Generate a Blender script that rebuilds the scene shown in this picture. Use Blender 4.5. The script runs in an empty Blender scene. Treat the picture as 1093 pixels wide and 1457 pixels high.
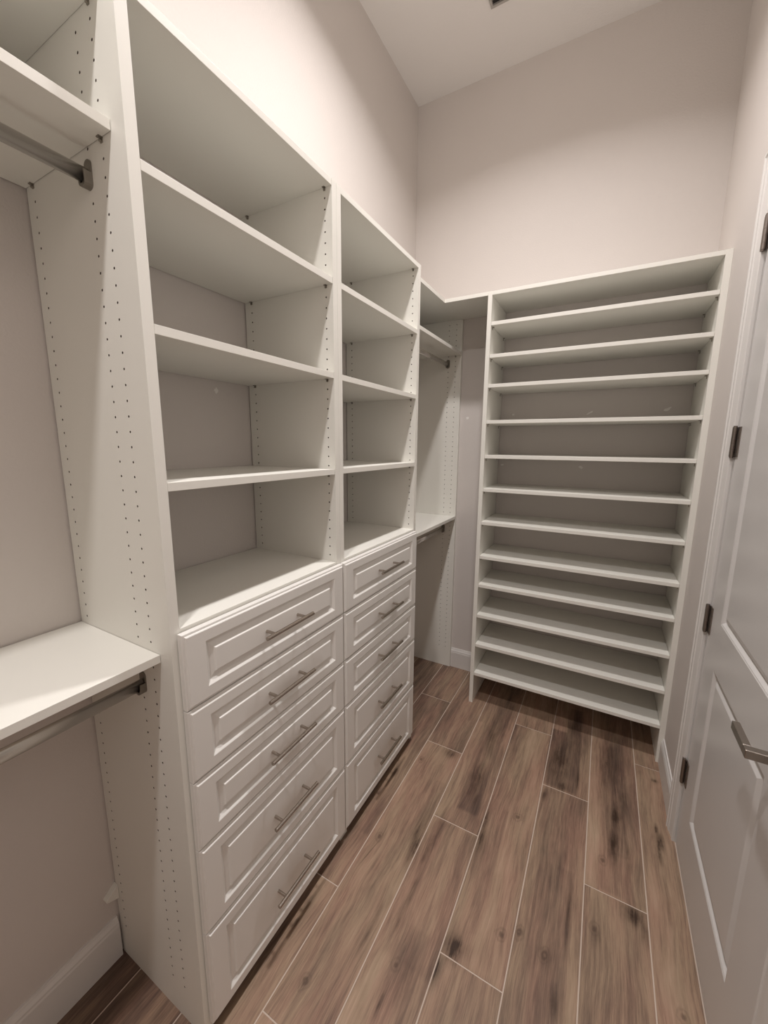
import bpy, bmesh, math, random
from mathutils import Vector, Matrix, noise
sc = bpy.context.scene
C = sc.collection
R = math.radians

# ---------------------------------------------------------------- camera
CAM_H = 1.6
FPX = 563.5
pit, yaw, rol = R(-9.651), R(28.963), R(.438)
fwd = Vector((-math.sin(yaw)*math.cos(pit), math.cos(yaw)*math.cos(pit), math.sin(pit)))
rgt = Vector((math.cos(yaw), math.sin(yaw), 0))
upv = rgt.cross(fwd)
rr = rgt*math.cos(rol) + upv*math.sin(rol)
uu = -rgt*math.sin(rol) + upv*math.cos(rol)
cd = bpy.data.cameras.new('camera')
cam = bpy.data.objects.new('camera', cd); C.objects.link(cam)
m = Matrix((rr, uu, -fwd)).transposed().to_4x4(); m.translation = (0, 0, CAM_H)
cam.matrix_world = m
cd.sensor_fit = 'HORIZONTAL'; cd.sensor_width = 36.0; cd.lens = 36.0*FPX/1093.0
cd.clip_start = .02
sc.camera = cam

# ---------------------------------------------------------------- light and exposure
wd = bpy.data.worlds.new('world'); sc.world = wd; wd.use_nodes = True
wd.node_tree.nodes['Background'].inputs[0].default_value = (1, .9, .8, 1)
wd.node_tree.nodes['Background'].inputs[1].default_value = 0.0
sc.view_settings.view_transform = 'Standard'
sc.view_settings.look = 'None'
sc.view_settings.gamma = 1
sc.view_settings.use_curve_mapping = False
sc.view_settings.exposure = -.34
LIGHT_X = -.385
LIGHTS = [(-.12, 27), (1.42, 26)]          # y, watts of the two recessed ceiling lamps
LIGHT_COL = (1.0, .955, .945)
CEIL = 3.68
for ly, w in LIGHTS:
    ld = bpy.data.lights.new('downlight', 'AREA'); ld.shape = 'DISK'; ld.size = .13
    ld.energy = w; ld.color = LIGHT_COL; ld.spread = R(140)
    lo = bpy.data.objects.new('downlight', ld); C.objects.link(lo)
    lo.location = (LIGHT_X, ly, CEIL-.012)

# ---------------------------------------------------------------- helpers
def mat(name, col, rough=.5, metal=0, spec=.5):
    m = bpy.data.materials.new(name); m.use_nodes = True
    b = m.node_tree.nodes['Principled BSDF']
    b.inputs['Base Color'].default_value = (*col, 1)
    b.inputs['Roughness'].default_value = rough
    b.inputs['Metallic'].default_value = metal
    b.inputs['Specular IOR Level'].default_value = spec
    return m
def bumped(m, scale, strength, dist=.001, detail=3, colvar=0):
    nt = m.node_tree; b = nt.nodes['Principled BSDF']
    tc = nt.nodes.new('ShaderNodeTexCoord'); n = nt.nodes.new('ShaderNodeTexNoise')
    n.inputs['Scale'].default_value = scale; n.inputs['Detail'].default_value = detail
    nt.links.new(tc.outputs['Object'], n.inputs['Vector'])
    bp = nt.nodes.new('ShaderNodeBump'); bp.inputs['Strength'].default_value = strength; bp.inputs['Distance'].default_value = dist
    nt.links.new(n.outputs['Fac'], bp.inputs['Height']); nt.links.new(bp.outputs['Normal'], b.inputs['Normal'])
    if colvar:
        c = b.inputs['Base Color'].default_value[:3]
        n2 = nt.nodes.new('ShaderNodeTexNoise'); n2.inputs['Scale'].default_value = 3; n2.inputs['Detail'].default_value = 4
        nt.links.new(tc.outputs['Object'], n2.inputs['Vector'])
        mx = nt.nodes.new('ShaderNodeMix'); mx.data_type = 'RGBA'
        mx.inputs[6].default_value = (*[v*(1-colvar) for v in c], 1); mx.inputs[7].default_value = (*[min(1, v*(1+colvar)) for v in c], 1)
        nt.links.new(n2.outputs['Fac'], mx.inputs[0]); nt.links.new(mx.outputs[2], b.inputs['Base Color'])
    return m
M = {}
M['wall'] = bumped(mat('wall_paint', (.725, .674, .636), .75, spec=.25), 140, .35, .002, 4, .02)
M['ceiling'] = bumped(mat('ceiling_paint', (.80, .765, .735), .85, spec=.2), 120, .3, .002, 4, .02)
M['board'] = bumped(mat('white_melamine', (.87, .855, .79), .42, spec=.4), 500, .12, .0006, 2, .012)
M['foil'] = bumped(mat('white_thermofoil', (.83, .81, .77), .36, spec=.45), 30, .05, .001, 2)
M['trim'] = bumped(mat('white_trim_paint', (.80, .775, .745), .38, spec=.45), 60, .08, .001, 3)
M['door'] = bumped(mat('white_door_paint', (.72, .70, .68), .32, spec=.5), 45, .1, .001, 3)
M['nickel'] = bumped(mat('brushed_nickel', (.44, .39, .345), .24, 1), 300, .1, .0004, 2)
M['bronze'] = mat('dark_nickel', (.36, .32, .285), .36, 1)
M['chrome'] = mat('chrome_rod', (.84, .82, .79), .27, .97)
M['socket'] = mat('rod_socket_metal', (.28, .26, .23), .4, 1)
M['clip'] = mat('clip_metal', (.34, .31, .27), .4, .9)
M['dark'] = mat('dark_recess', (.02, .017, .015), .9)
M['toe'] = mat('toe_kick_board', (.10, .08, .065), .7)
M['hinge'] = mat('hinge_metal', (.25, .215, .19), .42, .9)
M['hole'] = mat('bored_hole', (.12, .09, .07), .9)
M['vent'] = mat('vent_metal', (.42, .39, .36), .5, .2)
M['patch'] = mat('spackle', (.93, .90, .86), .7)
M['grout'] = bumped(mat('grout', (.60, .50, .42), .85), 200, .3, .001)

def box(bm, x0, x1, y0, y1, z0, z1, mi=0):
    v = [bm.verts.new(p) for p in ((x0,y0,z0),(x1,y0,z0),(x1,y1,z0),(x0,y1,z0),(x0,y0,z1),(x1,y0,z1),(x1,y1,z1),(x0,y1,z1))]
    for f in ((0,3,2,1),(4,5,6,7),(0,1,5,4),(1,2,6,5),(2,3,7,6),(3,0,4,7)):
        bm.faces.new([v[i] for i in f]).material_index = mi
def cyl(bm, p, q, r, n=20, mi=0, r2=None):
    p, q = Vector(p), Vector(q); d = (q-p).normalized()
    a = d.orthogonal().normalized(); b = d.cross(a)
    if r2 is None: r2 = r
    def ring(c, rad): return [bm.verts.new(c+(a*math.cos(t)+b*math.sin(t))*rad) for t in [2*math.pi*i/n for i in range(n)]]
    A = [bm.verts.new(p+(a*math.cos(t)+b*math.sin(t))*r) for t in [2*math.pi*i/n for i in range(n)]]
    B = [bm.verts.new(q+(a*math.cos(t)+b*math.sin(t))*r2) for t in [2*math.pi*i/n for i in range(n)]]
    for i in range(n):
        f = bm.faces.new((A[i], A[(i+1)%n], B[(i+1)%n], B[i])); f.material_index = mi; f.smooth = True
    bm.faces.new(ring(p, r)[::-1]).material_index = mi; bm.faces.new(ring(q, r2)).material_index = mi
def prism(bm, pts, axis, a, b, mi=0):
    """pts: outline in the two other axes (in xyz order), extruded along axis from a to b"""
    def mk(p, t):
        l = list(p); l.insert(axis, t); return bm.verts.new(l)
    A = [mk(p, a) for p in pts]; B = [mk(p, b) for p in pts]; n = len(pts)
    fs = [bm.faces.new(A), bm.faces.new(B[::-1])]
    for i in range(n): fs.append(bm.faces.new((A[i], B[i], B[(i+1)%n], A[(i+1)%n])))
    for f in fs: f.material_index = mi
    bmesh.ops.recalc_face_normals(bm, faces=fs)
def face(bm, pts, nrm, mi=0):
    f = bm.faces.new([bm.verts.new(p) for p in pts]); f.normal_update()
    if f.normal.dot(Vector(nrm)) < 0: f.normal_flip()
    f.material_index = mi
    return f
def obj(name, bm, mats, parent=None, bevel=0, origin=None):
    me = bpy.data.meshes.new(name)
    o = bpy.data.objects.new(name, me)
    if origin is not None:
        bmesh.ops.translate(bm, verts=bm.verts, vec=-Vector(origin)); o.location = origin
    bm.to_mesh(me); bm.free()
    for k in (mats if isinstance(mats, (list, tuple)) else [mats]): me.materials.append(M[k] if isinstance(k, str) else k)
    C.objects.link(o)
    if parent is not None:
        o.parent = parent
        base = Vector((0, 0, 0)); q = parent
        while q is not None: base += q.location; q = q.parent
        o.location = (Vector(origin) if origin is not None else Vector((0, 0, 0))) - base
    if bevel:
        b = o.modifiers.new('bevel', 'BEVEL'); b.width = bevel; b.segments = 2; b.limit_method = 'ANGLE'; b.angle_limit = R(40)
        b.harden_normals = False
    return o
def B(): return bmesh.new()
def bobj(name, x0, x1, y0, y1, z0, z1, mats, parent=None, bevel=0):
    bm = B(); box(bm, x0, x1, y0, y1, z0, z1)
    return obj(name, bm, mats, parent, bevel)
def thing(name, label, cat, loc, group=None):
    o = bpy.data.objects.new(name, None); C.objects.link(o); o.location = loc
    o.empty_display_size = .1
    o['label'] = label; o['category'] = cat
    if group: o['group'] = group
    return o
def tag(o, label, cat, group=None):
    o['label'] = label; o['category'] = cat
    if group: o['group'] = group
    return o
def struct(o): o['kind'] = 'structure'; return o

# ---------------------------------------------------------------- dimensions (metres)
XL, XR, YB, YF = -1.2146, .386, 2.60, -1.35      # inner faces of the walls
XP = -.8123                                       # front edge of the cabinet side panels
XD = -.790                                        # face of the drawer fronts
TOPB, TOPT = 2.388, 2.407                         # the top boards, underside and top
YAB0, YAB1 = .489, .5125
YBC0, YBC1, YBC2 = 1.1185, 1.1425, 1.166
YC0, YC1 = 1.775, 1.7985
YE = 2.577                                        # face of the panel against the far wall
XS = -.855                                        # shelf fronts of the hanging units
YK = 2.2555                                       # front of the shoe shelves
XK1, XK0, XK2, XK3 = -.6013, -.6235, .3610, .3857
GAP = .005

# ---------------------------------------------------------------- the room
W = .12
bm = B(); box(bm, XL-W, XL, YF-W, YB+W, 0, CEIL)
struct(obj('wall_left', bm, 'wall'))
bm = B(); box(bm, XL, XR, YB, YB+W, 0, CEIL)
wall_back = struct(obj('wall_back', bm, 'wall'))
bm = B(); box(bm, XL, XR, YF-W, YF, 0, CEIL)
struct(obj('wall_front', bm, 'wall'))
DY0, DY1, DZ = .962, 1.778, 2.44                  # the door leaf
JY0, JY1, JZ = DY0-.014, DY1+.012, DZ+.012        # inside of its frame
bm = B()
box(bm, XR, XR+W, JY1+.02, YB+W, 0, CEIL); box(bm, XR, XR+W, YF-W, JY0-.02, 0, CEIL); box(bm, XR, XR+W, JY0-.02, JY1+.02, JZ+.02, CEIL)
struct(obj('wall_right', bm, 'wall'))
bm = B(); box(bm, XL-W, XR+W, YF-W, YB+W, CEIL, CEIL+.1)
struct(obj('ceiling', bm, 'ceiling'))

# spackle marks left on the painted walls
def patch(name, cx, cz, w, h, rot, seed, back=True, parent=None):
    rnd = random.Random(seed); bm = B(); pts = []
    for i in range(12):
        t = 2*math.pi*i/12; r = 1+rnd.uniform(-.28, .28)
        a, b = math.cos(t)*w*r, math.sin(t)*h*r
        a, b = a*math.cos(rot)-b*math.sin(rot), a*math.sin(rot)+b*math.cos(rot)
        pts.append((a, b))
    if back:
        prism(bm, [(cx+a, cz+b) for a, b in pts], 1, YB-.0008, YB+.001)
    else:
        prism(bm, [(cx+a, cz+b) for a, b in pts], 0, XL-.001, XL+.0008)
    return obj(name, bm, 'patch', parent)
for i, (x, z, w, h, r) in enumerate([(-.526, 1.79, .007, .006, .2), (-.101, 1.788, .018, .005, .5), (.262, 1.795, .016, .008, .5), (-.123, 1.478, .014, .007, -.4), (-.575, 1.479, .010, .006, 0), (-.817, 1.776, .010, .007, .2)]):
    patch('spackle_mark', x, z, w, h, r, i, True, wall_back)
patch('spackle_mark', .973, 1.782, .008, .010, 0, 9, False, bpy.data.objects['wall_left'])

# ---- floor: wood look porcelain planks, each with its own figure
STAINS =  [(-0.535, 1.264, 0.016, 0.07, 0.8), (-0.487, 1.248, 0.006, 0.06, 0.6), (-0.476, 1.093, 0.006, 0.08, 0.6), (-0.478, 0.986, 0.006, 0.03, 0.7), (-0.434, 0.789, 0.004, 0.03, 0.9), (-0.78, 0.817, 0.004, 0.014, 0.9), (-0.785, 0.877, 0.01, 0.03, 0.45), (-0.386, 0.868, 0.03, 0.06, 0.25), (-0.288, 1.007, 0.03, 0.035, 0.8), (-0.317, 0.938, 0.014, 0.05, 0.7), (-0.554, 0.944, 0.02, 0.12, 0.3), (-0.79, 0.698, 0.02, 0.1, 0.35), (-0.313, 1.41, 0.014, 0.06, 0.75), (-0.281, 1.015, 0.03, 0.03, 0.8), (-0.03, 1.135, 0.02, 0.03, 0.4), (0.222, 1.403, 0.03, 0.03, 0.9), (0.254, 1.374, 0.012, 0.05, 0.5), (0.168, 1.658, 0.02, 0.09, 0.7), (0.216, 1.62, 0.006, 0.05, 0.8), (0.326, 1.714, 0.008, 0.05, 0.9), (0.333, 1.49, 0.004, 0.2, 0.4), (0.026, 1.301, 0.006, 0.1, 0.5), (0.115, 1.273, 0.01, 0.02, 0.3), (0.01, 1.021, 0.02, 0.03, 0.4), (-0.578, 1.786, 0.03, 0.03, 0.7), (-0.411, 1.703, 0.025, 0.09, 0.75), (-0.412, 1.991, 0.025, 0.12, 0.45), (-0.548, 1.303, 0.016, 0.08, 0.75), (-0.318, 1.488, 0.012, 0.06, 0.8), (-0.482, 1.34, 0.012, 0.1, 0.55), (-0.992, 2.482, 0.02, 0.3, 0.35), (-0.384, 1.581, 0.006, 0.03, 0.8), (-0.775, 1.547, 0.012, 0.04, 0.5), (-0.788, 1.408, 0.008, 0.02, 0.5), (-0.069, 1.993, 0.04, 0.12, 0.75), (-0.04, 1.855, 0.03, 0.03, 0.7), (-0.02, 2.297, 0.03, 0.2, 0.5), (0.175, 1.8, 0.02, 0.08, 0.75), (0.147, 2.115, 0.035, 0.2, 0.45), (0.345, 2.109, 0.012, 0.01, 0.9), (0.285, 2.133, 0.006, 0.006, 0.8), (0.334, 1.757, 0.01, 0.04, 0.95), (0.326, 1.817, 0.006, 0.02, 0.8), (-0.112, 1.768, 0.012, 0.03, 0.7), (0.207, 1.902, 0.012, 0.08, 0.5), (0.02, 1.938, 0.006, 0.08, 0.6)]
KNOTS =  [(-0.682, 1.214), (-0.654, 0.715), (-0.433, 0.88), (-0.165, 1.123), (-0.115, 1.158), (-0.031, 1.135), (0.106, 1.291), (0.334, 1.181), (0.129, 1.561), (-0.195, 1.586), (-0.698, 1.675), (0.147, 2.117)]
COLS = [(-1.2146, -1.116, .70), (-1.116, -.918, 1.40), (-.918, -.720, .975), (-.720, -.5225, 1.815), (-.5225, -.325, 1.416), (-.325, -.1275, .980), (-.1275, .069, 1.822), (.069, .2665, 1.431), (.2665, .386, 2.187)]
# bands: x0, x1, y0, y1, change of tone (dark positive); they follow the grain of one plank
BANDS = [(-.1275, -.050, 1.826, 2.26, .42), (-.050, .020, 1.826, 2.5, .36), (.020, .069, 1.826, 2.6, -.02), (-.325, -.235, 1.0, 1.6, .12), (-.235, -.1275, .985, 2.19, -.10), (-.325, -.26, 1.6, 2.19, .14),
         (.069, .115, 1.44, 2.1, -.08), (.115, .2665, 1.44, 2.6, .22), (.16, .22, 1.6, 2.3, .16), (-.1275, .069, .5, 1.82, .10), (-.03, .03, .6, 1.45, .12), (.035, .060, .9, 1.82, -.06),
         (-.5225, -.47, 1.42, 2.1, -.14), (-.45, -.36, 1.5, 2.6, .22), (-.5225, -.49, .5, 1.41, -.02), (-.49, -.325, .9, 1.41, .10), (-.45, -.36, .3, 1.0, .12), (-.72, -.65, 1.82, 2.6, .06), (-.60, -.53, 1.82, 2.6, .04),
         (-.58, -.5225, .61, 1.6, .10), (-.918, -.80, .3, 2.6, .22), (-.80, -.72, 1.2, 2.2, .12), (-1.116, -.918, -.2, 2.6, .30), (-1.2146, -1.116, -.5, .7, .35), (-1.0, -.93, .1, .6, -.30), (-.918, -.72, -.2, .45, .05), (-.325, -.1275, .2, .975, -.02), (.27, .386, 1.0, 2.18, -.02)]
def tone_at(x, y, pr):
    t = pr
    for x0, x1, y0, y1, a in BANDS:
        if x0-.012 < x < x1+.012 and y0 < y < y1:
            wob = .006*noise.noise(Vector((x0*31, y*5, 1)))
            e = min(1, max(0, (x-x0-wob)/.006+.5))*min(1, max(0, (x1+wob-x)/.006+.5))
            if abs(x-x0) < .002 and any(abs(x0-c[0]) < .003 for c in COLS): e = 1
            ey = 1 if (y-y0 < .02 or y1-y < .02) else 1
            t += a*e*ey*(.75+.5*noise.noise(Vector((x*8, y*3, 4))))
    s = 0
    for cx, cy, rx, ry, a in STAINS:
        dx, dy = (x-cx)/rx, (y-cy)/ry
        if abs(dx) < 3 and abs(dy) < 3:
            s = max(s, a*math.exp(-(dx*dx+dy*dy)*.8))
    return t, s
def build_floor():
    bm = B(); lay = None
    cols = []
    rnd = random.Random(5)
    g = .0019
    for ci, (cx0, cx1, cj) in enumerate(COLS):
        ys = [cj]
        while ys[0] > YF: ys.insert(0, ys[0]-1.21)
        while ys[-1] < YB: ys.append(ys[-1]+1.21)
        for k in range(len(ys)-1):
            y0, y1 = max(ys[k]+g, YF), min(ys[k+1]-g, YB)
            if y1 <= y0: continue
            x0, x1 = cx0+(g if ci else 0), cx1-(g if ci < len(COLS)-1 else 0)
            pr = rnd.uniform(-.06, .08); seed = rnd.random()
            nx = max(2, int((x1-x0)/.006)); ny = max(2, int((y1-y0)/.015))
            grid = [[bm.verts.new((x0+(x1-x0)*i/nx, y0+(y1-y0)*j/ny, 0)) for i in range(nx+1)] for j in range(ny+1)]
            for j in range(ny):
                for i in range(nx):
                    bm.faces.new((grid[j][i], grid[j][i+1], grid[j+1][i+1], grid[j+1][i]))
            for row in grid:
                for v in row:
                    t, s = tone_at(v.co.x, v.co.y, pr)
                    cols.append((min(1, max(0, t+.35)), s, seed, 1))
            # slab edge
            for a, b in (((x0, y0), (x1, y0)), ((x1, y0), (x1, y1)), ((x1, y1), (x0, y1)), ((x0, y1), (x0, y0))):
                vs = [bm.verts.new((*a, 0)), bm.verts.new((*b, 0)), bm.verts.new((*b, -.003)), bm.verts.new((*a, -.003))]
                bm.faces.new(vs[::-1]); cols += [(.3, 0, seed, 1)]*4
    n0 = len(bm.verts)
    box(bm, XL-W, XR+W, YF-W, YB+W, -.06, -.0007, 1); cols += [(.3, 0, 0, 1)]*8
    me = bpy.data.meshes.new('floor'); bm.to_mesh(me); bm.free()
    at = me.color_attributes.new('figure', 'FLOAT_COLOR', 'POINT')
    flat = [c for q in cols for c in q]
    at.data.foreach_set('color', flat)
    o = bpy.data.objects.new('floor', me); C.objects.link(o)
    me.materials.append(floor_mat()); me.materials.append(M['grout'])
    return struct(o)
def floor_mat():
    m = bpy.data.materials.new('wood_look_tile'); m.use_nodes = True
    nt = m.node_tree; N = nt.nodes; Lk = nt.links; b = N['Principled BSDF']
    def math_(op, a, c=None, clamp=False):
        n = N.new('ShaderNodeMath'); n.operation = op; n.use_clamp = clamp
        for i, v in enumerate((a, c)):
            if v is None: continue
            if isinstance(v, (int, float)): n.inputs[i].default_value = v
            else: Lk.new(v, n.inputs[i])
        return n.outputs[0]
    at = N.new('ShaderNodeAttribute'); at.attribute_name = 'figure'
    sp = N.new('ShaderNodeSeparateColor'); Lk.new(at.outputs['Color'], sp.inputs[0])
    tone, stain, seed = sp.outputs[0], sp.outputs[1], sp.outputs[2]
    tc = N.new('ShaderNodeTexCoord')
    sx = N.new('ShaderNodeSeparateXYZ'); Lk.new(tc.outputs['Object'], sx.inputs[0])
    off = math_('MULTIPLY', seed, 37.0)
    def coord(fx, fy, warp=0):
        c = N.new('ShaderNodeCombineXYZ')
        xx = sx.outputs[0]
        if warp:
            wn = N.new('ShaderNodeTexNoise'); wn.inputs['Scale'].default_value = 1; wn.inputs['Detail'].default_value = 2
            wc = N.new('ShaderNodeCombineXYZ'); Lk.new(math_('MULTIPLY', sx.outputs[0], 4), wc.inputs[0]); Lk.new(math_('MULTIPLY', sx.outputs[1], 2.2), wc.inputs[1]); Lk.new(off, wc.inputs[2]); Lk.new(wc.outputs[0], wn.inputs['Vector'])
            xx = math_('ADD', xx, math_('MULTIPLY', math_('SUBTRACT', wn.outputs['Fac'], .5), warp))
        Lk.new(math_('MULTIPLY', xx, fx), c.inputs[0]); Lk.new(math_('MULTIPLY', sx.outputs[1], fy), c.inputs[1]); Lk.new(off, c.inputs[2])
        return c.outputs[0]
    def nz(v, detail=4, rough=.6):
        n = N.new('ShaderNodeTexNoise'); n.inputs['Scale'].default_value = 1; n.inputs['Detail'].default_value = detail; n.inputs['Roughness'].default_value = rough
        Lk.new(v, n.inputs['Vector']); return n.outputs['Fac']
    broad = nz(coord(9, 1.6, .05), 3)
    grain = nz(coord(90, 3.5, .06), 5, .7)
    fine = nz(coord(420, 14, .04), 3, .7)
    blot = nz(coord(30, 11, .03), 4, .65)
    # tone
    t = math_('ADD', tone, math_('MULTIPLY', math_('SUBTRACT', broad, .5), .95))
    t = math_('ADD', t, math_('MULTIPLY', math_('SUBTRACT', grain, .5), .85))
    t = math_('ADD', t, math_('MULTIPLY', math_('SUBTRACT', nz(coord(34, 5, .04), 4, .7), .5), .5))
    t = math_('ADD', t, math_('MULTIPLY', math_('SUBTRACT', fine, .5), .62), True)
    cr = N.new('ShaderNodeValToRGB'); Lk.new(t, cr.inputs[0])
    e = cr.color_ramp.elements
    e[0].position = 0; e[0].color = (.46, .335, .235, 1)
    e[1].position = 1; e[1].color = (.075, .050, .040, 1)
    for p, c in ((.28, (.36, .255, .172, 1)), (.5, (.25, .172, .120, 1)), (.74, (.145, .099, .073, 1))):
        q = e.new(p); q.color = c
    # mauve-grey wash over parts of a plank
    hue = nz(coord(12, 2.2, .05), 3)
    wash = N.new('ShaderNodeMix'); wash.data_type = 'RGBA'; wash.blend_type = 'MULTIPLY'
    wash.inputs[7].default_value = (1.0, .88, .92, 1)
    Lk.new(math_('MULTIPLY', math_('SUBTRACT', hue, .38), 3.5, True), wash.inputs[0]); Lk.new(cr.outputs[0], wash.inputs[6])
    lines = nz(coord(130, 1.3, .10), 2, .5)
    lm = math_('MULTIPLY', math_('MULTIPLY', math_('SUBTRACT', lines, .64), 9, True), math_('MULTIPLY', math_('SUBTRACT', nz(coord(7, 3, 0), 2), .42), 4, True))
    # stains
    sm = math_('MULTIPLY', stain, math_('ADD', math_('MULTIPLY', math_('SUBTRACT', blot, .5), 3.2), 1.0), True)
    sm = math_('MULTIPLY', sm, math_('ADD', math_('MULTIPLY', math_('SUBTRACT', grain, .5), 2.0), 1.0), True)
    sm2 = math_('MULTIPLY', sm, 1.0, True)
    st = N.new('ShaderNodeMix'); st.data_type = 'RGBA'
    st.inputs[7].default_value = (.050, .028, .018, 1); Lk.new(math_('MAXIMUM', sm2, math_('MULTIPLY', lm, .55)), st.inputs[0]); Lk.new(wash.outputs[2], st.inputs[6])
    cur = st.outputs[2]
    # knots: rings round a small dark eye
    for kx, ky in KNOTS:
        dx = math_('MULTIPLY', math_('SUBTRACT', sx.outputs[0], kx), 1/.020)
        dy = math_('MULTIPLY', math_('SUBTRACT', sx.outputs[1], ky), 1/.026)
        dd = math_('SQRT', math_('ADD', math_('POWER', dx, 2), math_('POWER', dy, 2)))
        dd = math_('ADD', dd, math_('MULTIPLY', math_('SUBTRACT', blot, .5), 1.6))
        ring = math_('ADD', math_('MULTIPLY', math_('SINE', math_('MULTIPLY', dd, 8.5)), .35), .5)
        fall = math_('SUBTRACT', 1.0, dd, True)
        k = math_('MULTIPLY', math_('MULTIPLY', ring, math_('MULTIPLY', fall, 2.2, True)), .8, True)
        mx = N.new('ShaderNodeMix'); mx.data_type = 'RGBA'; mx.inputs[7].default_value = (.085, .052, .036, 1)
        Lk.new(k, mx.inputs[0]); Lk.new(cur, mx.inputs[6]); cur = mx.outputs[2]
    Lk.new(cur, b.inputs['Base Color'])
    b.inputs['Roughness'].default_value = .5; b.inputs['Specular IOR Level'].default_value = .35
    bp = N.new('ShaderNodeBump'); bp.inputs['Strength'].default_value = .25; bp.inputs['Distance'].default_value = .001
    Lk.new(fine, bp.inputs['Height']); Lk.new(bp.outputs[0], b.inputs['Normal'])
    return m
build_floor()

# ---- skirting boards and door trim
BBH = .142
def bb_outline(d=1):   # (out from the wall, height)
    return [(0, 0), (.014, 0), (.014, .112), (.012, .118), (.012, .124), (.007, .134), (.005, BBH), (0, BBH)]
bm = B(); prism(bm, [(XL+a, z) for a, z in bb_outline()], 1, YF, YAB0-.007)
struct(obj('baseboard_left', bm, 'trim'))
bm = B(); prism(bm, [(XL+a, z) for a, z in bb_outline()], 1, YC1+.002, YE-.001)
struct(obj('baseboard_left', bm, 'trim'))
bm = B(); prism(bm, [(YB-a, z) for a, z in bb_outline()], 0, -.865, XK0-.001)
struct(obj('baseboard_back', bm, 'trim'))
bm = B(); prism(bm, [(YB-a, z) for a, z in bb_outline()], 0, XK1+.002, XK2-.002)
struct(obj('baseboard_back', bm, 'trim'))
CW = .078
bm = B(); prism(bm, [(XR-a, z) for a, z in bb_outline()], 1, JY1+CW+.001, YK-.001)
struct(obj('baseboard_right', bm, 'trim', bevel=.001))
bm = B(); prism(bm, [(XR-a, z) for a, z in bb_outline()], 1, YF, JY0-CW-.001)
struct(obj('baseboard_right', bm, 'trim'))
bm = B(); prism(bm, [(YF+a, z) for a, z in bb_outline()], 0, XL+.015, XR-.015)
struct(obj('baseboard_front', bm, 'trim'))
# casing: profile as (distance from the opening, projection)
CP = [(0, 0), (0, .010), (.006, .012), (.008, .009), (.020, .011), (.044, .015), (.048, .018), (.064, .0185), (.068, .0215), (CW, .0215), (CW, 0)]
bm = B()
RV = .005
rings = []
for a, p in CP:
    a += RV*0
    rings.append([bm.verts.new((XR-p, JY1+a, 0)), bm.verts.new((XR-p, JY1+a, JZ+a)), bm.verts.new((XR-p, JY0-a, JZ+a)), bm.verts.new((XR-p, JY0-a, 0))])
fs = []
for i in range(len(CP)-1):
    for j in range(3): fs.append(bm.faces.new((rings[i][j], rings[i][j+1], rings[i+1][j+1], rings[i+1][j])))
bmesh.ops.recalc_face_normals(bm, faces=fs)
struct(obj('trim_1', bm, 'trim'))
bm = B()                                          # the jamb lining the opening, with its stop
for y0, y1 in ((JY1, JY1+.02), (JY0-.02, JY0)): box(bm, XR+.0005, XR+W, y0, y1, 0, JZ)
box(bm, XR+.0005, XR+W, JY0-.02, JY1+.02, JZ, JZ+.02)
box(bm, XR+.046, XR+.085, JY1-.028, JY1, 0, JZ); box(bm, XR+.046, XR+.085, JY0, JY0+.028, 0, JZ)
struct(obj('trim_2', bm, 'trim'))

# ---------------------------------------------------------------- door
def ring_panel(bm, y0, y1, z0, z1, xf, sgn, prof, mi=0):
    """nested rectangles on the plane x=xf: prof = (inset y, inset z, depth); sgn = outward x"""
    R_ = []
    for iy, iz, d in prof:
        x = xf-sgn*d
        R_.append([bm.verts.new(p) for p in ((x, y0+iy, z0+iz), (x, y1-iy, z0+iz), (x, y1-iy, z1-iz), (x, y0+iy, z1-iz))])
    fs = []
    for a, b in zip(R_, R_[1:]):
        for i in range(4): fs.append(bm.faces.new((a[i], a[(i+1)%4], b[(i+1)%4], b[i])))
    fs.append(bm.faces.new(R_[-1]))
    for f in fs:
        f.material_index = mi; f.normal_update()
        if f.normal.x*sgn < -1e-6: f.normal_flip()
    return R_
XDOOR = XR+.0015
bm = B()
rows = [.012, .236, .846, 1.012, 2.30, DZ]; P0, P1 = DY0+.173, DY1-.135
for i in range(5):
    z0, z1 = rows[i], rows[i+1]
    if i in (1, 3):
        face(bm, [(XDOOR, DY0, z0), (XDOOR, P0, z0), (XDOOR, P0, z1), (XDOOR, DY0, z1)], (-1, 0, 0))
        face(bm, [(XDOOR, P1, z0), (XDOOR, DY1, z0), (XDOOR, DY1, z1), (XDOOR, P1, z1)], (-1, 0, 0))
        ring_panel(bm, P0, P1, z0, z1, XDOOR, -1, [(0, 0, 0), (.003, .003, .0015), (.005, .005, .0018), (.015, .015, .0095), (.018, .018, .0098), (.041, .037, .0022), (.044, .040, .0018)])
    else:
        face(bm, [(XDOOR, DY0, z0), (XDOOR, DY1, z0), (XDOOR, DY1, z1), (XDOOR, DY0, z1)], (-1, 0, 0))
box(bm, XDOOR+.012, XDOOR+.035, DY0, DY1, .012, DZ)
for a, b in (((DY0, .012), (DY1, .012)), ((DY1, .012), (DY1, DZ)), ((DY1, DZ), (DY0, DZ)), ((DY0, DZ), (DY0, .012))):
    f = bm.faces.new([bm.verts.new(p) for p in ((XDOOR, *a), (XDOOR, *b), (XDOOR+.013, *b), (XDOOR+.013, *a))])
bmesh.ops.recalc_face_normals(bm, faces=bm.faces)
door = struct(obj('door_1', bm, 'door'))
def door_handle():
    bm = B(); y, z = 1.046, .950
    cyl(bm, (XDOOR, y, z), (XDOOR-.008, y, z), .027, 32)
    box(bm, XDOOR-.070, XDOOR-.006, y-.010, y+.010, z-.010, z+.010)
    box(bm, XDOOR-.070, XDOOR-.055, y+.010, y+.098, z-.010, z+.010)
    o = obj('door_handle', bm, 'bronze', door, bevel=.0016)
    o['label'] = 'square-section metal lever'
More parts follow.
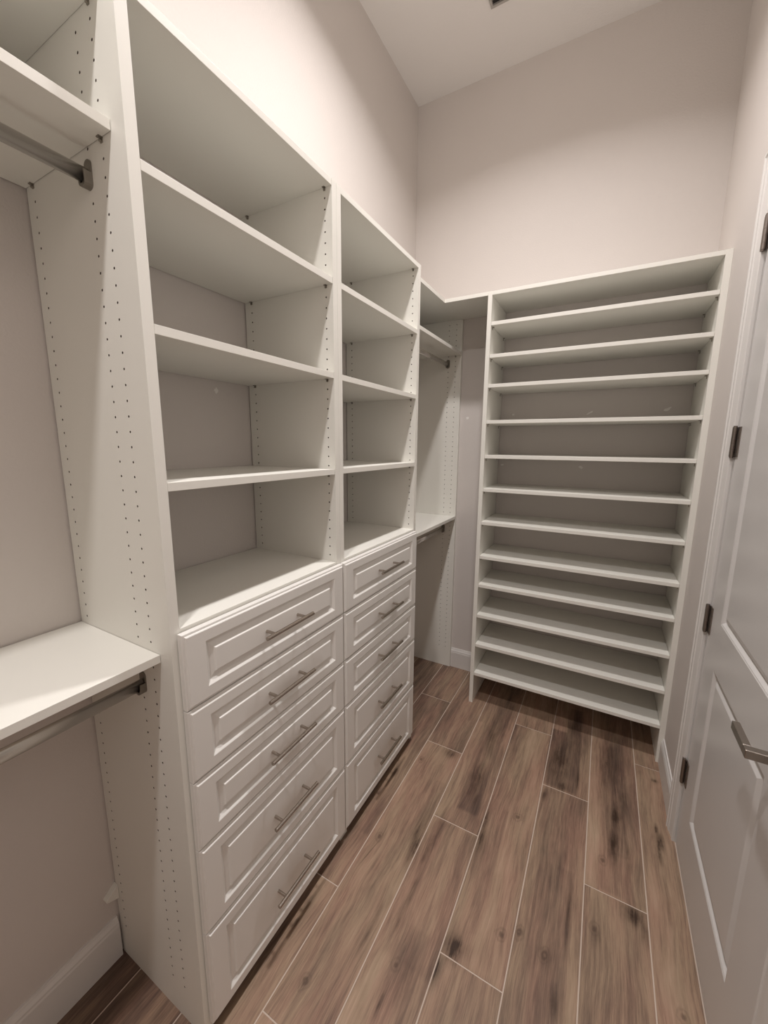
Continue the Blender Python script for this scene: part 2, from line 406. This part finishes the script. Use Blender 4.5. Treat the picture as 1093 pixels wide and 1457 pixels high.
door_handle()
def hinge(zc):
    bm = B(); y = DY1+.006; x = XR-.0085; h = .050
    for k in range(5):
        z0 = zc-h+k*.0201; cyl(bm, (x, y, z0), (x, y, z0+.0196), .0066, 18)
    cyl(bm, (x, y, zc+h), (x, y, zc+h+.004), .0052, 14); cyl(bm, (x, y, zc-h-.004), (x, y, zc-h), .0052, 14)
    box(bm, XR-.0015, XR+.0015, y-.034, y, zc-h, zc+h)
    box(bm, XR-.0130, XR-.0112, y+.002, y+.014, zc-h, zc+h)
    for dz, dy in ((-.034, .024), (0, .015), (.034, .024)):
        prism(bm, [(y-dy+.0032*math.cos(t), zc+dz+.0055*math.sin(t)) for t in [2*math.pi*i/12 for i in range(12)]], 0, XR-.0020, XR-.0012, 1)
    obj('hinge', bm, ['hinge', 'hole'], door)
for zc in (2.268, 1.618, .978, .335): hinge(zc)

# ---------------------------------------------------------------- board with bored shelf-pin holes
PH = .0225; PITCH = .032
def bored_panel(name, x0, x1, ynear, yfar, z0, z1, cols, parent, hz0, hz1):
    """upright board; its face at y=ynear (looking to -y) carries real 5 mm holes"""
    bm = B(); r = .0027; hw = .006; dp = .009
    k0 = math.ceil((hz0-PH)/PITCH); k1 = math.floor((hz1-PH)/PITCH)
    za, zb = PH+(k0-.5)*PITCH, PH+(k1+.5)*PITCH
    xs = sorted(cols); cur = x0; N = (0, -1, 0)
    def q(xa, xb, zc, zd): face(bm, [(xa, ynear, zc), (xb, ynear, zc), (xb, ynear, zd), (xa, ynear, zd)], N)
    for c in xs:
        q(cur, c-hw, z0, z1)
        if za > z0: q(c-hw, c+hw, z0, za)
        if zb < z1: q(c-hw, c+hw, zb, z1)
        for k in range(k0, k1+1):
            zc = PH+k*PITCH; h = PITCH/2
            O = [(c+a*hw, zc+b*h) for a, b in ((1, 0), (1, 1), (0, 1), (-1, 1), (-1, 0), (-1, -1), (0, -1), (1, -1))]
            I = [(c+r*math.cos(i*math.pi/4), zc+r*math.sin(i*math.pi/4)) for i in range(8)]
            vo = [bm.verts.new((a, ynear, b)) for a, b in O]; vi = [bm.verts.new((a, ynear, b)) for a, b in I]
            vd = [bm.verts.new((a, ynear+dp, b)) for a, b in I]
            for i in range(8):
                j = (i+1) % 8
                f = bm.faces.new((vo[i], vo[j], vi[j], vi[i])); f.normal_update()
                if f.normal.y > 0: f.normal_flip()
                bm.faces.new((vi[i], vi[j], vd[j], vd[i])).material_index = 1
            f = bm.faces.new(vd); f.material_index = 1
        cur = c+hw
    q(cur, x1, z0, z1)
    face(bm, [(x0, yfar, z0), (x1, yfar, z0), (x1, yfar, z1), (x0, yfar, z1)], (0, 1, 0))
    face(bm, [(x1, ynear, z0), (x1, yfar, z0), (x1, yfar, z1), (x1, ynear, z1)], (1, 0, 0))
    face(bm, [(x0, ynear, z0), (x0, yfar, z0), (x0, yfar, z1), (x0, ynear, z1)], (-1, 0, 0))
    face(bm, [(x0, ynear, z1), (x0, yfar, z1), (x1, yfar, z1), (x1, ynear, z1)], (0, 0, 1))
    face(bm, [(x0, ynear, z0), (x0, yfar, z0), (x1, yfar, z0), (x1, ynear, z0)], (0, 0, -1))
    return obj(name, bm, ['board', 'hole'], parent)
def clip(x, y, z, s, parent, m='clip'):
    """shelf support: bracket under a board at z, against the panel face y; s = side the shelf lies on (-1: nearer)"""
    bm = B()
    box(bm, x-.0045, x+.0045, min(y, y+s*.008), max(y, y+s*.008), z-.002, z)
    box(bm, x-.0035, x+.0035, min(y, y+s*.002), max(y, y+s*.002), z-.009, z-.002)
    cyl(bm, (x, y, z-.0065), (x, y+s*.005, z-.0065), .0026, 10)
    obj('shelf_clip', bm, m, parent)
def rod(y0, y1, x, z, parent):
    """oval closet rod with a socket at each end"""
    bm = B(); n = 28; A = []; Bv = []
    for i in range(n):
        t = 2*math.pi*i/n
        a, b = .0078*math.cos(t), .0150*math.sin(t)
        A.append(bm.verts.new((x+a, y0+.004, z+b))); Bv.append(bm.verts.new((x+a, y1-.004, z+b)))
    for i in range(n):
        f = bm.faces.new((A[i], A[(i+1)%n], Bv[(i+1)%n], Bv[i])); f.smooth = True
    bm.faces.new(A[::-1]); bm.faces.new(Bv)
    bmesh.ops.recalc_face_normals(bm, faces=bm.faces)
    r = obj('closet_rod', bm, 'chrome', parent)
    for y, s in ((y0, 1), (y1, -1)):
        bm = B(); pts = []
        for i in range(9): t = math.pi*i/8; pts.append((x+.0115*math.cos(t), z+.022+.0095*math.sin(t)))
        for i in range(9): t = math.pi+math.pi*i/8; pts.append((x+.0115*math.cos(t), z-.012+.0105*math.sin(t)))
        prism(bm, pts, 1, y, y+s*.003)
        lo = [(p, q) for p, q in pts if True]
        U_ = [(x-.0115, z+.006), (x-.0115, z-.012)]+[(x+.0115*math.cos(math.pi+math.pi*i/8), z-.012+.0105*math.sin(math.pi+math.pi*i/8)) for i in range(9)]+[(x+.0115, z+.006), (x+.0088, z+.006), (x+.0088, z-.008)]+[(x+.0085*math.cos(-math.pi*i/8), z-.009+.0075*math.sin(-math.pi*i/8)) for i in range(1, 8)]+[(x-.0088, z-.008), (x-.0088, z+.006)]
        prism(bm, U_, 1, y+s*.003, y+s*.016)
        obj('rod_socket', bm, 'socket', r)
    return r

# ---------------------------------------------------------------- drawer cabinets
DR_H = [.192, .192, .192, .256, .298]; D0 = 1.1745
def drawer(y0, y1, z1, h, parent):
    z0 = z1-h+.0028; bm = B()
    prof = [(0, 0, .0195), (0, 0, .0062), (.0012, .0012, .0050), (.0062, .0062, .0046), (.0074, .0074, .0012), (.0092, .0092, 0),
            (.0560, .0360, 0), (.0575, .0375, .0008), (.0665, .0465, .0082), (.0690, .0490, .0088), (.0775, .0595, .0066), (.0800, .0620, .0060), (.0830, .0652, .0012), (.0850, .0672, .0008)]
    ring_panel(bm, y0, y1, z0, z1, XD, 1, prof)
    f = bm.faces.new([bm.verts.new(p) for p in ((XD-.0195, y0, z0), (XD-.0195, y1, z0), (XD-.0195, y1, z1), (XD-.0195, y0, z1))]); f.normal_update()
    if f.normal.x > 0: f.normal_flip()
    box(bm, XD-.36, XD-.0197, y0+.03, y1-.03, z0+.02, z1-.045)
    d = obj('drawer', bm, 'foil', parent)
    yc, zc = (y0+y1)/2, (z0+z1)/2; hx = XD+.034
    bm = B()
    cyl(bm, (hx, yc-.097, zc), (hx, yc+.097, zc), .0058, 20)
    for s in (-1, 1):
        cyl(bm, (XD-.0012, yc+s*.064, zc), (hx, yc+s*.064, zc), .0044, 14)
    obj('handle', bm, 'nickel', d, bevel=.0006)
def cabinet(label, pa, pb, da, db, shelves, tops):
    (a0, a1), (b0, b1) = pa, pb
    t = thing('drawer_cabinet', label, 'cabinet', ((XL+XP)/2, (a0+b1)/2, 0), 'tall drawer cabinets with open shelves')
    cols = (-1.1765, -.9405, -.889) if tops == 'first' else (-1.1765, -.840)
    xb = XL+GAP
    bored_panel('side_panel', xb, XP, a0, a1, 0, TOPT, cols, t, .10, 2.37)
    bored_panel('side_panel', xb, XP, b0, b1, 0, TOPT, (-1.1765, -.840), t, .10, 2.37)
    bobj('top_panel', xb, XP-.001, a1, b0, TOPB, TOPT-.0005, 'board', t, .0006)
    for z in shelves:
        bobj('shelf', xb, XP-.001, a1+.0008, b0-.0008, z-.019, z, 'board', t, .0006)
        for y, s in ((a1, 1), (b0, -1)):
            for x in (-.840, -1.1765): clip(x, y, z-.019, s, t)
    for y, s in ((a1, 1), (b0, -1)):
        for x in (-.840, -1.1765): clip(x, y, TOPB, s, t)
    bobj('deck', xb, XP-.0015, a1, b0, 1.164, 1.183, 'board', t, .0006)
    bobj('bottom_panel', xb, XP-.002, a1, b0, .054, .073, 'board', t)
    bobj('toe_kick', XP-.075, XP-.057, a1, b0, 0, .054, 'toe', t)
    z = D0
    for h in DR_H:
        drawer(da, db, z, h, t); z -= h
    return t
cabinet('white tall cabinet nearest the camera, wide drawers and four open bays', (YAB0, YAB1), (YBC0, YBC1-.0004), .5035, 1.1315, (2.126, 1.835, 1.516), 'first')
cabinet('white tall drawer cabinet farther back, next to the corner hanging unit', (YBC1+.0004, YBC2), (YC0, YC1), 1.1365, 1.7740, (2.126, 1.835, 1.516), 'second')

# ---------------------------------------------------------------- near hanging unit
NY = -.62
xb = XL+GAP
t = thing('hanging_unit', 'white double hanging section at the left edge, left of the drawer cabinets', 'closet shelving', ((XL+XP)/2, (NY+YAB0)/2, 0), 'double hanging sections')
bobj('side_panel', xb, XP, NY-.0235, NY, 0, TOPT, 'board', t, .0006)
bobj('top_panel', xb, XS, NY, YAB0-.0005, TOPB, TOPT, 'board', t, .0006)
for z in (2.1885, 1.120):
    bobj('shelf', xb, XS, NY+.001, YAB0-.001, z-.019, z, 'board', t, .0006)
    for x in (-.889, -1.1765): clip(x, YAB0, z-.019, -1, t)
clip(-.889, YAB0, TOPB, -1, t)
rod(NY, YAB0, -.944, 2.117, t); rod(NY, YAB0, -.936, 1.022, t)

# ---------------------------------------------------------------- corner hanging unit
t = thing('hanging_unit', 'white double hanging section in the far left corner, under an L-shaped top', 'closet shelving', (-1.04, 2.2, 0), 'double hanging sections')
bored_panel('side_panel', xb, -.8665, YE, YB-.0008, 0, TOPB-.001, (-1.1765, -.953, -.905), t, .12, 2.36)
bm = B()
prism(bm, [(xb, YC1+.0005), (-.8665, YC1+.0005), (-.8665, YK), (XK0-.0005, YK), (XK0-.0005, YB-GAP), (xb, YB-GAP)], 2, TOPB, TOPT)
obj('top_panel', bm, 'board', t, .0006)
for z in (2.1885, 1.120):
    bobj('shelf', xb, -.8665, YC1+.001, YE-.001, z-.019, z, 'board', t, .0006)
    for x in (-.905, -1.1765): clip(x, YE, z-.019, -1, t)
rod(YC1, YE, -.955, 2.117, t); rod(YC1, YE, -.952, 1.022, t)

# ---------------------------------------------------------------- shoe shelves on the far wall
t = thing('shoe_rack', 'white open-backed rack of twelve shoe shelves on the far wall', 'shoe shelf', ((XK0+XK3)/2, (YK+YB)/2, 0))
bobj('side_panel', XK0, XK1, YK, YB-GAP, 0, TOPT, 'board', t, .0006)
bobj('side_panel', XK2, XK3, YK, YB-GAP, 0, TOPT, 'board', t, .0006)
bobj('top_panel', XK1, XK2, YK+.001, YB-GAP, TOPB, TOPT-.0005, 'board', t, .0006)
SHOE = [2.245, 2.0784, 1.9225, 1.7289, 1.5367, 1.3473, 1.1533, .9479, .7718, .580, .3887, .1969]
for z in SHOE:
    bobj('shelf', XK1+.0006, XK2-.0006, YK+.0015, YB-.006, z-.0095, z+.0095, 'board', t, .0012)
    for x, s in ((XK1, 1), (XK2, -1)):
        for y in (YK+.037, YB-.05):
            bm = B(); box(bm, min(x, x+s*.009), max(x, x+s*.009), y-.005, y+.005, z-.0125, z-.0095)
            box(bm, min(x, x+s*.0022), max(x, x+s*.0022), y-.004, y+.004, z-.024, z-.0125)
            obj('shelf_clip', bm, 'clip', t)

# ---------------------------------------------------------------- small things
bm = B()
prism(bm, [(YAB0-.0005, .262), (YAB0-.036, .236), (YAB0-.034, .230), (YAB0-.0005, .213)], 0, XL, XL+.020)
tag(obj('wall_cleat', bm, 'board', None, .001), 'small white wedge block low on the left wall, above the skirting', 'bracket')

vx0, vx1, vy0, vy1 = -.672, -.42, 2.04, 2.243
t = thing('ceiling_vent', 'grey metal air vent in the ceiling, cut off by the photo top', 'air vent', ((vx0+vx1)/2, (vy0+vy1)/2, CEIL))
bm = B(); f_ = .012
for a in ((vx0, vx1, vy1-f_, vy1), (vx0, vx1, vy0, vy0+f_), (vx0, vx0+f_, vy0+f_, vy1-f_), (vx1-f_, vx1, vy0+f_, vy1-f_)): box(bm, *a, CEIL-.010, CEIL)
obj('frame', bm, 'vent', t, .001)
bobj('backing', vx0+f_, vx1-f_, vy0+f_, vy1-f_, CEIL-.001, CEIL-.0004, 'dark', t)
bm = B(); k = vy0+.03
while k < vy1-.02:
    prism(bm, [(k, CEIL-.008), (k+.010, CEIL-.002), (k+.011, CEIL-.003), (k+.001, CEIL-.009)], 0, vx0+f_, vx1-f_); k += .022
obj('louvre', bm, 'vent', t)
